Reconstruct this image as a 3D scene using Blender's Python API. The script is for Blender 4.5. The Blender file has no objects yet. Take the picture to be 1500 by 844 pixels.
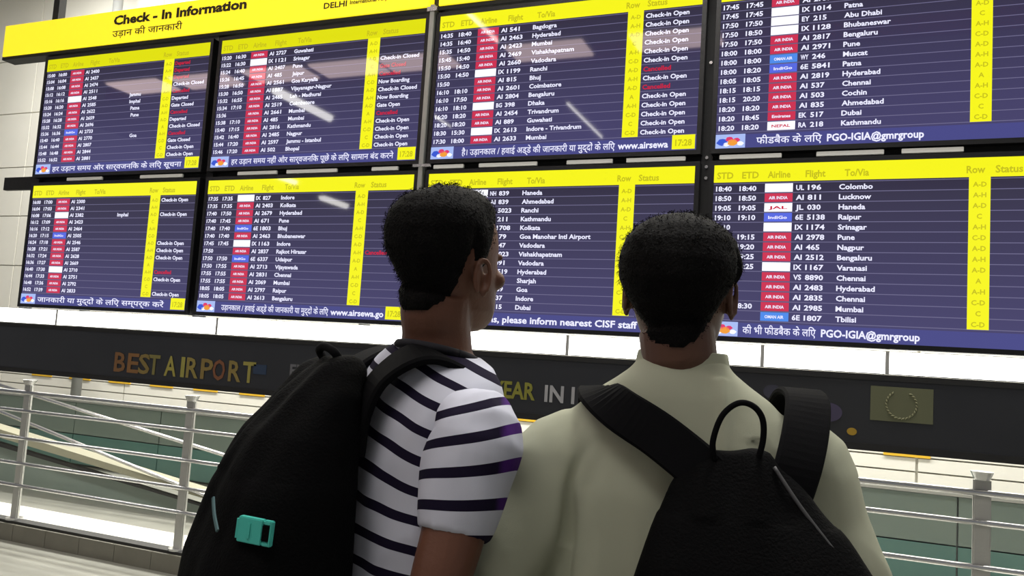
import bpy, bmesh, math, random
from mathutils import Vector, Matrix, noise
from mathutils.bvhtree import BVHTree
random.seed(7)
PI = math.pi
sc = bpy.context.scene
col = sc.collection

# ---------------------------------------------------------------- camera
ZS = 2.37                                   # height of the gap between the two rows of screens
cam_d = bpy.data.cameras.new('camera')
cam_d.sensor_width = 36.0
cam_d.lens = 1214.3 * 36 / 1500
cam_d.clip_start = 0.05
cam = bpy.data.objects.new('camera', cam_d)
col.objects.link(cam)
yaw, pit, rol = -0.3917, 0.0874, 0.0637
fw = Vector((math.sin(yaw) * math.cos(pit), math.cos(yaw) * math.cos(pit), math.sin(pit)))
r0 = Vector((math.cos(yaw), -math.sin(yaw), 0)); u0 = r0.cross(fw)
rr = math.cos(rol) * r0 + math.sin(rol) * u0
uu = -math.sin(rol) * r0 + math.cos(rol) * u0
mw = Matrix((rr, uu, -fw)).transposed().to_4x4()
mw.translation = Vector((5.179, -3.906, ZS - 0.978))
cam.matrix_world = mw
sc.camera = cam

# ---------------------------------------------------------------- world, lights, exposure
w = bpy.data.worlds.new('world'); sc.world = w; w.use_nodes = True
bg = w.node_tree.nodes['Background']
bg.inputs[0].default_value = (0.80, 0.82, 0.88, 1); bg.inputs[1].default_value = 0.26
sc.view_settings.view_transform = 'Standard'
sc.view_settings.look = 'None'
sc.view_settings.exposure = 0.0
sc.view_settings.gamma = 1.0
sc.view_settings.use_curve_mapping = False

def area(name, loc, target, sx, sy, power, color=(1, 1, 1)):
    d = bpy.data.lights.new(name, 'AREA'); d.shape = 'RECTANGLE'; d.size = sx; d.size_y = sy
    d.energy = power; d.color = color
    o = bpy.data.objects.new(name, d); col.objects.link(o); o.location = loc
    o.rotation_euler = (Vector(target) - Vector(loc)).to_track_quat('-Z', 'Y').to_euler()
    return o
area('back_wall_fill', (1.5, 3.3, 6.4), (1.5, 5.2, 1.2), 14, 0.8, 1500, (1.0, 0.98, 0.94))  # added light without a fixture, whitens the back wall
area('kerb_fill', (2.5, 0.55, 1.35), (2.5, 0.35, 0), 9, 0.12, 60, (1.0, 0.98, 0.93))  # added strip of light hidden behind the banner, brightens the kerb top
area('rear_fill_light', (4.2, -5.0, 6.7), (4.6, -1.0, 1.0), 5, 2.0, 190, (1.0, 0.98, 0.94))  # added overhead light to lift the brightness of the men's backs
area('front_fill_light', (5.2, -1.0, 6.8), (4.8, -2.2, 1.4), 2.0, 1.2, 260, (1.0, 0.98, 0.94))  # added light between men and screens, brightens collars and shoulder tops

# ---------------------------------------------------------------- materials
def lin(c):
    return tuple(((x / 255) / 12.92 if x / 255 <= 0.04045 else ((x / 255 + 0.055) / 1.055) ** 2.4) for x in c)
MC = {}
def mat(name, rgb=None, rough=0.6, metal=0.0, emit=None, es=1.0, spec=0.5, bump=None, mix=None, trans=0.0, alpha=1.0):
    """rgb / emit in 0-255 sRGB; bump=(scale, strength); mix=(rgb2, scale) mottles the colour"""
    if name in MC: return MC[name]
    m = bpy.data.materials.new(name); m.use_nodes = True
    nt = m.node_tree; b = nt.nodes['Principled BSDF']
    c = lin(rgb) if rgb else (0, 0, 0)
    b.inputs['Base Color'].default_value = (*c, 1)
    b.inputs['Roughness'].default_value = rough
    b.inputs['Metallic'].default_value = metal
    b.inputs['Specular IOR Level'].default_value = spec
    b.inputs['Transmission Weight'].default_value = trans
    if emit:
        b.inputs['Emission Color'].default_value = (*lin(emit), 1)
        b.inputs['Emission Strength'].default_value = es
    tc = nt.nodes.new('ShaderNodeTexCoord')
    if mix:
        n = nt.nodes.new('ShaderNodeTexNoise'); n.inputs['Scale'].default_value = mix[1]; n.inputs['Detail'].default_value = 6
        mx = nt.nodes.new('ShaderNodeMix'); mx.data_type = 'RGBA'
        mx.inputs[6].default_value = (*c, 1); mx.inputs[7].default_value = (*lin(mix[0]), 1)
        nt.links.new(tc.outputs['Object'], n.inputs['Vector'])
        nt.links.new(n.outputs['Fac'], mx.inputs[0]); nt.links.new(mx.outputs[2], b.inputs['Base Color'])
    if bump:
        n = nt.nodes.new('ShaderNodeTexNoise'); n.inputs['Scale'].default_value = bump[0]; n.inputs['Detail'].default_value = 5
        bp = nt.nodes.new('ShaderNodeBump'); bp.inputs['Strength'].default_value = bump[1]; bp.inputs['Distance'].default_value = 0.01
        nt.links.new(tc.outputs['Object'], n.inputs['Vector'])
        nt.links.new(n.outputs['Fac'], bp.inputs['Height']); nt.links.new(bp.outputs['Normal'], b.inputs['Normal'])
    MC[name] = m
    return m

def cloth_mat(name, rgb, rgb2, weave=2600, mott=9, rough=0.92, bstr=0.22):
    if name in MC: return MC[name]
    m = mat(name, rgb, rough, spec=0.15, mix=(rgb2, mott))
    nt = m.node_tree; b = nt.nodes['Principled BSDF']
    tc = nt.nodes['Texture Coordinate']
    wv = nt.nodes.new('ShaderNodeTexWave'); wv.inputs['Scale'].default_value = weave / 6; wv.bands_direction = 'X'; wv.inputs['Distortion'].default_value = 2
    wh = nt.nodes.new('ShaderNodeTexWave'); wh.inputs['Scale'].default_value = weave / 6; wh.bands_direction = 'Z'; wh.inputs['Distortion'].default_value = 2
    n = nt.nodes.new('ShaderNodeTexNoise'); n.inputs['Scale'].default_value = 14; n.inputs['Detail'].default_value = 6
    ad = nt.nodes.new('ShaderNodeMath'); ad.operation = 'ADD'
    ad2 = nt.nodes.new('ShaderNodeMath'); ad2.operation = 'MULTIPLY_ADD'; ad2.inputs[1].default_value = 3.0
    bp = nt.nodes.new('ShaderNodeBump'); bp.inputs['Strength'].default_value = bstr; bp.inputs['Distance'].default_value = 0.004
    for x in (wv, wh, n): nt.links.new(tc.outputs['Object'], x.inputs['Vector'])
    nt.links.new(wv.outputs['Fac'], ad.inputs[0]); nt.links.new(wh.outputs['Fac'], ad.inputs[1])
    nt.links.new(n.outputs['Fac'], ad2.inputs[0]); nt.links.new(ad.outputs[0], ad2.inputs[2])
    nt.links.new(ad2.outputs[0], bp.inputs['Height']); nt.links.new(bp.outputs['Normal'], b.inputs['Normal'])
    return m

GL = dict(rough=0.03, spec=0.5)              # the glossy cover glass of the screens
m_bezel = mat('black_bezel', (10, 10, 11), 0.35, bump=(60, 0.05))
m_case = mat('black_casing', (12, 12, 13), 0.6, bump=(40, 0.1))
m_alu = mat('brushed_aluminium', (176, 178, 172), 0.38, 0.85, bump=(90, 0.1))
m_steel = mat('stainless_steel', (205, 205, 205), 0.25, 0.9, bump=(70, 0.05))
m_steel_dull = mat('dull_steel', (190, 190, 185), 0.45, 0.7, bump=(70, 0.05))

def panel_mat():
    """dark LCD background: fine horizontal banding of the rows, slightly bluer and brighter towards the foot of each panel"""
    m = mat('screen_panel', emit=(62, 58, 84), **GL)
    nt = m.node_tree; b = nt.nodes['Principled BSDF']
    tc = nt.nodes['Texture Coordinate']; sp = nt.nodes.new('ShaderNodeSeparateXYZ')
    nt.links.new(tc.outputs['Object'], sp.inputs[0])
    mr = nt.nodes.new('ShaderNodeMapRange'); mr.inputs[1].default_value = 0.0; mr.inputs[2].default_value = 0.80
    mr.inputs[3].default_value = 1.0; mr.inputs[4].default_value = 0.0
    nt.links.new(sp.outputs['Z'], mr.inputs[0])
    mx = nt.nodes.new('ShaderNodeMix'); mx.data_type = 'RGBA'
    mx.inputs[6].default_value = (*lin((50, 46, 62)), 1); mx.inputs[7].default_value = (*lin((74, 70, 112)), 1)
    nt.links.new(mr.outputs[0], mx.inputs[0])
    nt.links.new(mx.outputs[2], b.inputs['Emission Color'])
    return m
m_panel = panel_mat()
m_line = mat('row_line', emit=(112, 108, 142), **GL)
m_yel = mat('screen_yellow', emit=(248, 246, 30), es=1.0, **GL)
m_yel_top = mat('screen_yellow_dim', emit=(226, 226, 20), es=1.0, **GL)
m_ytext = mat('screen_olive_text', emit=(198, 192, 30), **GL)
m_white = mat('screen_white_text', emit=(228, 228, 250), es=1.15, **GL)
m_red = mat('screen_red_text', emit=(205, 30, 62), **GL)
m_tile_red = mat('airline_tile_red', emit=(205, 52, 84), **GL)
m_tile_pink = mat('airline_tile_pink', emit=(232, 140, 160), **GL)
m_tile_white = mat('airline_tile_white', emit=(246, 246, 255), es=1.2, **GL)
m_tile_blue = mat('airline_tile_blue', emit=(88, 106, 226), **GL)
m_tile_sky = mat('airline_tile_sky', emit=(80, 140, 235), **GL)
m_ticker = mat('ticker_blue', emit=(74, 75, 136), **GL)
m_tlogo = mat('ticker_logo_pale', emit=(170, 190, 245), **GL)
m_orange = mat('ticker_logo_orange', emit=(245, 160, 60), **GL)
m_pink = mat('ticker_logo_pink', emit=(225, 60, 110), **GL)
m_dblue = mat('ticker_logo_blue', emit=(60, 90, 210), **GL)

# ---------------------------------------------------------------- mesh helpers
class MB:
    def __init__(s): s.v = []; s.f = []
    def box(s, x0, x1, y0, y1, z0, z1, bev=0.0):
        n = len(s.v)
        s.v += [(x0, y0, z0), (x1, y0, z0), (x1, y1, z0), (x0, y1, z0), (x0, y0, z1), (x1, y0, z1), (x1, y1, z1), (x0, y1, z1)]
        s.f += [tuple(n + i for i in q) for q in ((0, 3, 2, 1), (4, 5, 6, 7), (0, 1, 5, 4), (1, 2, 6, 5), (2, 3, 7, 6), (3, 0, 4, 7))]
        return s
    def quadxz(s, x0, x1, z0, z1, y):
        n = len(s.v); s.v += [(x0, y, z0), (x1, y, z0), (x1, y, z1), (x0, y, z1)]; s.f.append((n, n + 1, n + 2, n + 3)); return s
    def ring_loft(s, rings, closed=True):
        n0 = len(s.v); k = len(rings[0])
        for r in rings: s.v += [tuple(p) for p in r]
        for i in range(len(rings) - 1):
            for j in range(k):
                a = n0 + i * k + j; b = n0 + i * k + (j + 1) % k
                s.f.append((a, b, b + k, a + k))
        if closed:
            s.f.append(tuple(n0 + j for j in reversed(range(k))))
            s.f.append(tuple(n0 + (len(rings) - 1) * k + j for j in range(k)))
        return s
    def tube(s, pts, rad, k=12, flat=None, up=None):
        """tube through pts; rad scalar or list; flat = second-axis factor"""
        P = [Vector(p) for p in pts]
        if not isinstance(rad, (list, tuple)): rad = [rad] * len(P)
        rings = []; ref = Vector(up) if up else None
        for i, p in enumerate(P):
            t = (P[min(i + 1, len(P) - 1)] - P[max(i - 1, 0)]).normalized()
            if ref is None:
                ref = Vector((0, 0, 1)) if abs(t.z) < 0.9 else Vector((0, 1, 0))
            a = (ref - t * ref.dot(t)).normalized(); b = t.cross(a)
            if not up: ref = a
            r = rad[i]; fl = flat if flat is not None else 1.0
            rings.append([p + a * (r * math.cos(2 * PI * j / k)) + b * (r * fl * math.sin(2 * PI * j / k)) for j in range(k)])
        return s.ring_loft(rings)
    def blob(s, c, r, k=14, m=9, rot=None):
        c = Vector(c); rings = []
        for i in range(m):
            a = -PI / 2 + PI * (i + 0.5) / m if False else -PI / 2 * 0.97 + PI * 0.97 * i / (m - 1)
            ring = []
            for j in range(k):
                q = Vector((r[0] * math.cos(a) * math.cos(2 * PI * j / k), r[1] * math.cos(a) * math.sin(2 * PI * j / k), r[2] * math.sin(a)))
                if rot: q = rot @ q
                ring.append(c + q)
            rings.append(ring)
        return s.ring_loft(rings)
    def ribbon(s, pts, wid, thick, side, up=None):
        """strap with rounded-rectangle section; side = list of width directions"""
        P = [Vector(p) for p in pts]; rings = []
        n = len(P)
        for i, p in enumerate(P):
            t = (P[min(i + 1, n - 1)] - P[max(i - 1, 0)]).normalized()
            sd = Vector(side[i]); sd = (sd - t * sd.dot(t)).normalized(); nn = t.cross(sd)
            wv = wid[i] if isinstance(wid, (list, tuple)) else wid
            hw = wv / 2; ht = thick / 2; c = min(ht, hw) * 0.6
            sec = [(-hw, -ht + c), (-hw + c, -ht), (hw - c, -ht), (hw, -ht + c), (hw, ht - c), (hw - c, ht), (-hw + c, ht), (-hw, ht - c)]
            rings.append([p + sd * a + nn * b for a, b in sec])
        return s.ring_loft(rings)
    def mesh(s, name):
        me = bpy.data.meshes.new(name); me.from_pydata(s.v, [], s.f)
        bm = bmesh.new(); bm.from_mesh(me); bmesh.ops.recalc_face_normals(bm, faces=bm.faces); bm.to_mesh(me); bm.free()
        return me
    def build(s, name, m, parent=None, smooth=False, bevel=0.0):
        me = s.mesh(name)
        if bevel:
            bm = bmesh.new(); bm.from_mesh(me)
            bmesh.ops.bevel(bm, geom=bm.edges[:], offset=bevel, segments=2, affect='EDGES', clamp_overlap=True)
            bm.to_mesh(me); bm.free()
        me.materials.append(m)
        if smooth: me.shade_smooth()
        o = bpy.data.objects.new(name, me); col.objects.link(o)
        if parent: o.parent = parent
        return o
def spline(P, n=6):
    """Catmull-Rom resampling of 3-D points"""
    P = [Vector(p) for p in P]; out = []
    for i in range(len(P) - 1):
        p0, p1, p2, p3 = P[max(i - 1, 0)], P[i], P[i + 1], P[min(i + 2, len(P) - 1)]
        for k in range(n):
            t = k / n
            out.append(0.5 * ((2 * p1) + (p2 - p0) * t + (2 * p0 - 5 * p1 + 4 * p2 - p3) * t * t + (3 * p1 - p0 - 3 * p2 + p3) * t ** 3))
    out.append(P[-1]); return out
def spl1(v, n=6):
    return [q.x for q in spline([(a, 0, 0) for a in v], n)]
def empty(name, loc, label=None, cat=None, group=None, rz=0):
    o = bpy.data.objects.new(name, None); col.objects.link(o); o.location = loc; o.rotation_euler = (0, 0, rz)
    o.empty_display_size = 0.1
    if label: o['label'] = label
    if cat: o['category'] = cat
    if group: o['group'] = group
    return o
def tag(o, label, cat, group=None):
    o['label'] = label; o['category'] = cat
    if group: o['group'] = group
    return o
def struct(o): o['kind'] = 'structure'; return o

# ---------------------------------------------------------------- lettering (flat print turned to mesh)
FONT_ITEMS = []
def text_mesh(items, name, m, parent, y=0.0, squash=1.0, bold=0.028):
    """items: (string, x, z, height, width or None, align) -> ONE flat mesh in the XZ plane"""
    tmp = []
    for (st, x, z, h, wd, al) in items:
        c = bpy.data.curves.new('t', 'FONT'); c.body = st; c.size = 1.0; c.resolution_u = 2; c.offset = min(bold, .010) if any(ord(q) > 2000 for q in st) else bold
        o = bpy.data.objects.new('t', c); col.objects.link(o); tmp.append((o, x, z, h, wd, al))
    bpy.context.view_layer.update()
    dg = bpy.context.evaluated_depsgraph_get()
    V = []; F = []
    for (o, x, z, h, wd, al) in tmp:
        me = o.evaluated_get(dg).to_mesh()
        if len(me.vertices):
            xs = [v.co.x for v in me.vertices]; x0, x1 = min(xs), max(xs)
            k = h / 0.73
            kx = k * squash if wd is None else wd / max(x1 - x0, 1e-6)
            off = {'l': 0, 'r': -(x1 - x0) * kx, 'c': -(x1 - x0) * kx / 2}[al]
            n = len(V)
            V += [(x + off + (v.co.x - x0) * kx, y, z + v.co.y * k) for v in me.vertices]
            F += [tuple(n + i for i in p.vertices) for p in me.polygons]
        o.to_mesh_clear() if False else None
    for (o, *_) in tmp:
        c = o.data; bpy.data.objects.remove(o); bpy.data.curves.remove(c)
    me = bpy.data.meshes.new(name); me.from_pydata(V, [], F); me.materials.append(m)
    ob = bpy.data.objects.new(name, me); col.objects.link(ob); ob.parent = parent
    if sum(len(i[0]) for i in items) > 1: ob['kind'] = 'stuff'      # flat print, too small to pick apart
    return ob

# ================================================================ SETTING
m_floor = mat('floor_stone', (150, 150, 140), 0.35, mix=((120, 120, 112), 3), bump=(30, 0.05))
m_wallw = mat('wall_white', (238, 236, 226), 0.7, mix=((228, 226, 214), 2))
m_ceil = mat('ceiling_panel', (205, 200, 192), 0.8, mix=((190, 184, 176), 1))
struct(MB().box(-14, 14, -22, 5.0, -0.2, 0).build('floor', m_floor))
struct(MB().box(-14, 14, -22, 5.6, 7.0, 7.2).build('ceiling', m_ceil))
wb = struct(MB().box(-14, 14, 5.3, 5.6, 0, 7.0).build('wall_back', m_wallw))
# horizontal cladding panels of the back wall, their joints recessed
ZP = [0.0, 0.30, 0.56, 0.70, 0.92, 1.6, 2.4, 3.2, 4.0, 4.9, 5.8, 6.99]
for i in range(len(ZP) - 1):
    for j in range(7):
        x0 = -9.8 + j * 2.6
        MB().box(x0 + 0.012, x0 + 2.588, 5.24, 5.30, ZP[i] + 0.008, ZP[i + 1] - 0.008).build('panel', m_wallw, wb)
m_yd = mat('yellow_strip', (235, 190, 40), 0.6, mix=((220, 170, 50), 20))
m_grey = mat('grey_pillar', (150, 152, 150), 0.5, mix=((130, 132, 130), 5))
for j in range(16):
    x0 = -6.5 + j * 0.8
    MB().box(x0, x0 + 0.42, 5.225, 5.24, 0.70, 0.755).build('yellow_strip', m_yd, wb)
for x0 in (-5.15, -0.4, 8.0):
    struct(MB().tube([(x0, 4.9, 0), (x0, 4.9, 7.0)], 0.07, 20).build('trim_1' if x0 < -5 else ('trim_2' if x0 < 1 else 'trim_3'), m_grey, smooth=True))

# low parapet of grey-green panels in front of the back wall
m_gg = mat('grey_green_panel', (128, 140, 130), 0.35, mix=((112, 126, 120), 1.5))
m_gg2 = mat('teal_glass_panel', (96, 132, 122), 0.15, mix=((82, 116, 112), 2))
lw = struct(MB().box(-9, 9, 2.66, 2.78, 0, 0.66).build('wall_low', m_grey))
for j in range(14):
    x0 = -8.4 + j * 1.19
    MB().box(x0 + 0.006, x0 + 1.184, 2.62, 2.66, 0.33, 0.655).build('panel', m_gg, lw)
    MB().box(x0 + 0.006, x0 + 1.184, 2.62, 2.66, 0.02, 0.32).build('panel', m_gg2, lw)
MB().box(-9, 9, 2.60, 2.80, 0.66, 0.68).build('coping', m_steel_dull, lw)

# ramp going down to the right behind the railing
m_ramp = mat('ramp_cream', (150, 148, 126), 0.6, mix=((136, 134, 114), 4))
m_dark = mat('dark_gap', (38, 38, 36), 0.7, bump=(30, 0.1))
rp = MB(); n0 = 0
for (x, zt) in ((-4.0, 0.92), (1.6, 0.10)): pass
def sloped(name, m, x0, z0, x1, z1, h, y0, y1, parent=None):
    b = MB(); b.v = [(x0, y0, max(z0 - h, 0)), (x1, y0, max(z1 - h, 0)), (x1, y1, max(z1 - h, 0)), (x0, y1, max(z0 - h, 0)), (x0, y0, z0), (x1, y0, z1), (x1, y1, z1), (x0, y1, z0)]
    b.f = [(0, 3, 2, 1), (4, 5, 6, 7), (0, 1, 5, 4), (1, 2, 6, 5), (2, 3, 7, 6), (3, 0, 4, 7)]
    return b.build(name, m, parent)
ramp = sloped('ramp', m_ramp, -4.0, 0.76, 2.2, 0.02, 0.10, 1.30, 1.46)
struct(ramp); ramp.name = 'floor_ramp'
sloped('stringer', m_dark, -4.0, 0.62, 1.6, 0.005, 0.05, 1.31, 1.36, ramp)
sloped('side_panel', m_gg, -4.0, 0.58, 1.3, 0.004, 0.6, 1.38, 1.40, ramp)

# kerb under the railing, faced with stone tiles
m_kerb = mat('kerb_stone', (120, 118, 106), 0.55, mix=((100, 98, 88), 8), bump=(40, 0.1))
m_kerbt = mat('kerb_white_marble', (240, 238, 228), 0.45, mix=((228, 226, 214), 5))
kb = struct(MB().box(-6, 9, 0.075, 0.16, 0, 0.125).build('trim_4', m_dark))
for j in range(46):
    x0 = -5.0 + j * 0.30
    MB().box(x0 + 0.002, x0 + 0.298, 0.055, 0.075, 0.0, 0.108).build('tile', m_kerb, kb)
slab = struct(MB().box(-6, 9, 0.16, 0.46, 0, 0.12).build('trim_5', m_kerbt))

# ================================================================ RAILING
rail = empty('steel_railing', (2.2, 0.12, 0.125), 'stainless steel railing with level rails on the kerb below the black banner', 'railing')
def rl(x): return x - 2.2
for x in (-1.40, 0.02, 1.44, 2.86, 4.28, 5.70, 7.12):
    b = MB(); b.box(rl(x) - 0.034, rl(x) + 0.034, -0.012, 0.012, 0.0, 0.90)
    p = b.build('post', m_steel_dull, rail, bevel=0.006)
    c = MB(); c.tube([(rl(x), 0, 0.895), (rl(x), 0, 0.93)], [0.03, 0.045], 16); c.build('post_cap', m_steel, p, smooth=False)
    c = MB(); c.tube([(rl(x), 0, 0.0), (rl(x), 0, 0.012)], 0.055, 16); c.build('base_flange', m_steel, p)
for z, r in ((0.968, 0.014), (0.846, 0.012), (0.664, 0.012), (0.497, 0.012), (0.352, 0.012)):
    MB().tube([(rl(-3.0), -0.02, z - 0.125), (rl(8.2), -0.02, z - 0.125)], r, 10).build('rail', m_steel, rail, smooth=True)

r2 = empty('ramp_railing', (0.0, 1.28, 0.2), 'sloping steel railing of the ramp, seen behind the straight railing', 'railing')
for za, zb in ((0.686, 0.554), (0.463, 0.262)):
    sl = -0.14 if za > .6 else -0.19
    MB().tube([(-4.0, 0, (za if za > .6 else .39) + sl * (-3.6) - 0.2), (3.0, 0, (za if za > .6 else .39) + sl * 3.4 - 0.2)], 0.015, 10).build('rail', m_steel, r2, smooth=True)
for x in (-3.3, 2.2):
    b = MB(); zt = 0.686 - 0.14 * (x + 0.38)
    b.tube([(x, 0.0, max(0.42 - 0.12 * (x), 0.02) - 0.2 - 0.1), (x, 0.0, zt - 0.2)], 0.018, 10); b.build('post', m_steel_dull, r2, smooth=True)

# ================================================================ BANNER AND LIGHT BOX
m_ban = mat('banner_black', (32, 33, 36), 0.3, mix=((42, 43, 47), 3), bump=(6, 0.05))
ban = empty('black_banner', (2.4, -0.02, 1.108), 'long black banner reading BEST AIRPORT under the glowing light strip', 'banner')
def bx_(x): return x - 2.4
MB().box(bx_(-0.5), bx_(6.1), 0.0, 0.06, 0.0, 0.325).build('banner_panel', m_ban, ban, bevel=0.004)
MB().box(bx_(-0.5), bx_(6.1), -0.006, 0.0, 0.0, 0.03).build('lower_rim', m_case, ban)
MB().box(bx_(-0.5), bx_(6.1), -0.006, 0.0, 0.300, 0.325).build('upper_rim', m_case, ban)
letters = [('B', (132, 92, 50)), ('E', (140, 98, 52)), ('S', (138, 118, 60)), ('T', (132, 124, 64)), (' ', None), ('A', (170, 160, 72)), ('I', (165, 158, 74)), ('R', (150, 134, 66)),
           ('P', (140, 118, 60)), ('O', (128, 80, 48)), ('R', (142, 124, 62)), ('T', (160, 150, 70))]
xs = [0.925, 1.035, 1.125, 1.205, 0, 1.335, 1.462, 1.505, 1.615, 1.705, 1.822, 1.925]
for (ch, c), x in zip(letters, xs):
    if ch == ' ': continue
    c = tuple(int(q * .86) for q in c); m = mat('banner_letter_%d_%d' % (c[0], c[1]), c, 0.5)
    text_mesh([(ch, bx_(x), 0.064, 0.122, 0.030 if ch == 'I' else 0.092, 'l')], 'letter', m, ban, y=-0.0035, bold=0.02)
m_olive = mat('banner_olive', (120, 118, 40), 0.5); m_gl = mat('banner_grey', (150, 150, 152), 0.5)
text_mesh([('YEAR', bx_(3.50), 0.098, 0.085, 0.235, 'l')], 'lettering', m_olive, ban, y=-0.0035)
text_mesh([('IN I', bx_(3.785), 0.096, 0.082, 0.155, 'l')], 'lettering', m_gl, ban, y=-0.0035)
m_gd = mat('banner_grey_dim', (92, 92, 96), 0.5)
text_mesh([('FL', bx_(2.255), 0.118, 0.07, 0.09, 'l')], 'lettering', m_gd, ban, y=-0.0035)
MB().box(bx_(2.00), bx_(2.09), -0.0035, 0, 0.115, 0.17).build('blue_patch', mat('banner_blue', (30, 48, 72), 0.5), ban)
e = MB(); e.quadxz(bx_(5.26), bx_(5.50), 0.131, 0.276, -0.004); eo = e.build('emblem', mat('banner_emblem', (88, 90, 66), 0.5), ban)
lo = MB()
for k in range(22):
    a = -2.3 + 4.6 * k / 21 - PI / 2 + PI
    cx, cz = bx_(5.38), 0.203
    a2 = PI / 2 + (k - 10.5) / 21 * 5.0 + PI
    px, pz = cx + 0.058 * math.cos(a2), cz + 0.058 * math.sin(a2)
    lo.tube([(px - 0.008 * math.sin(a2 + .5), -0.006, pz + 0.008 * math.cos(a2 + .5)), (px, -0.006, pz), (px + 0.008 * math.sin(a2 + .5), -0.006, pz - 0.008 * math.cos(a2 + .5))], [0.001, 0.004, 0.001], 5)
lo.build('laurel_wreath', mat('laurel', (128, 128, 96), 0.5), eo)
for cx, cz, r, c in ((4.98, 0.20, 0.05, (52, 46, 70)), (5.10, 0.15, 0.05, (58, 52, 76)), (4.86, 0.22, 0.04, (44, 44, 58)), (5.19, 0.075, 0.02, (150, 120, 30))):
    b = MB(); n = 20; b.v = [(bx_(cx) + r * math.cos(2 * PI * i / n), -0.0035, cz + r * 0.8 * math.sin(2 * PI * i / n)) for i in range(n)]; b.f = [tuple(range(n))]
    b.build('printed_patch', mat('patch_%d' % c[0], c, 0.5), ban)

m_glow = mat('light_strip', emit=(255, 255, 250), es=5.0)
lb = empty('light_strip', (2.4, 0.0, 1.435), 'long glowing white light strip between the lower screens and the black banner', 'light')
SX = [-0.5, 0.35, 1.683, 3.02, 3.88, 4.808, 5.323, 6.1]
for i in range(len(SX) - 1):
    MB().box(bx_(SX[i]) + 0.006, bx_(SX[i + 1]) - 0.006, 0.006, 0.05, 0.004, 0.098).build('diffuser', m_glow, lb)
    if i: MB().box(bx_(SX[i]) - 0.008, bx_(SX[i]) + 0.008, 0.0, 0.05, 0.0, 0.10).build('divider', m_steel_dull, lb)
MB().box(bx_(-0.5), bx_(6.1), 0.05, 0.07, 0.0, 0.102).build('backplate', m_case, lb)

# ================================================================ MOUNTING FRAME
W = 1.43; H = W * 9 / 16; G = 0.0899; GZ = 0.0791
fr = empty('mounting_frame', (2.4, 0.1, 1.42), 'dark steel frame with aluminium cross rails holding all the flight screens', 'frame')
for i in range(5):
    x = -G / 2 + i * (W + G)
    if i == 2:
        MB().box(bx_(x) - 0.014, bx_(x) + 0.014, -0.125, -0.07, 0.12, 1.9).build('silver_post', m_alu, fr, bevel=0.003)
        c = MB(); c.box(bx_(x) - 0.03, bx_(x) + 0.03, -0.13, -0.118, 1.86, 1.885); c.box(bx_(x) - 0.045, bx_(x) + 0.06, -0.13, -0.118, 0.985, 1.0); c.build('cross_clamp', m_steel, fr)
    MB().box(bx_(x) - 0.028, bx_(x) + 0.028, -0.055, 0.0, 0.09, 5.57).build('post', m_case, fr)
    if i == 3:
        for z in (0.9, 0.955, 1.0, 1.47):
            MB().tube([(bx_(x), -0.062, z), (bx_(x), -0.052, z)], 0.008, 10).build('bolt', m_steel, fr)
MB().box(bx_(-0.4), bx_(6.2), -0.03, 0.0, ZS + GZ / 2 - 0.045 - 1.42, ZS + GZ / 2 + 0.045 - 1.42).build('back_channel', m_case, fr)
m_rail = mat('pale_rail', (242, 242, 235), 0.5, 0.0)
segs = [(0.95, 1.30), (1.73, 2.02), (2.09, 2.44), (2.67, 2.84), (3.06, 3.24), (3.33, 3.66), (3.82, 4.06), (4.13, 4.42), (4.58, 4.86), (5.01, 5.29), (5.36, 5.60), (0.3, 0.62)]
for a, b_ in segs:
    MB().box(bx_(a), bx_(b_), -0.10, -0.085, ZS + GZ / 2 - 0.011 - 1.42, ZS + GZ / 2 + 0.011 - 1.42).build('cross_rail', m_rail, fr, bevel=0.002)

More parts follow.
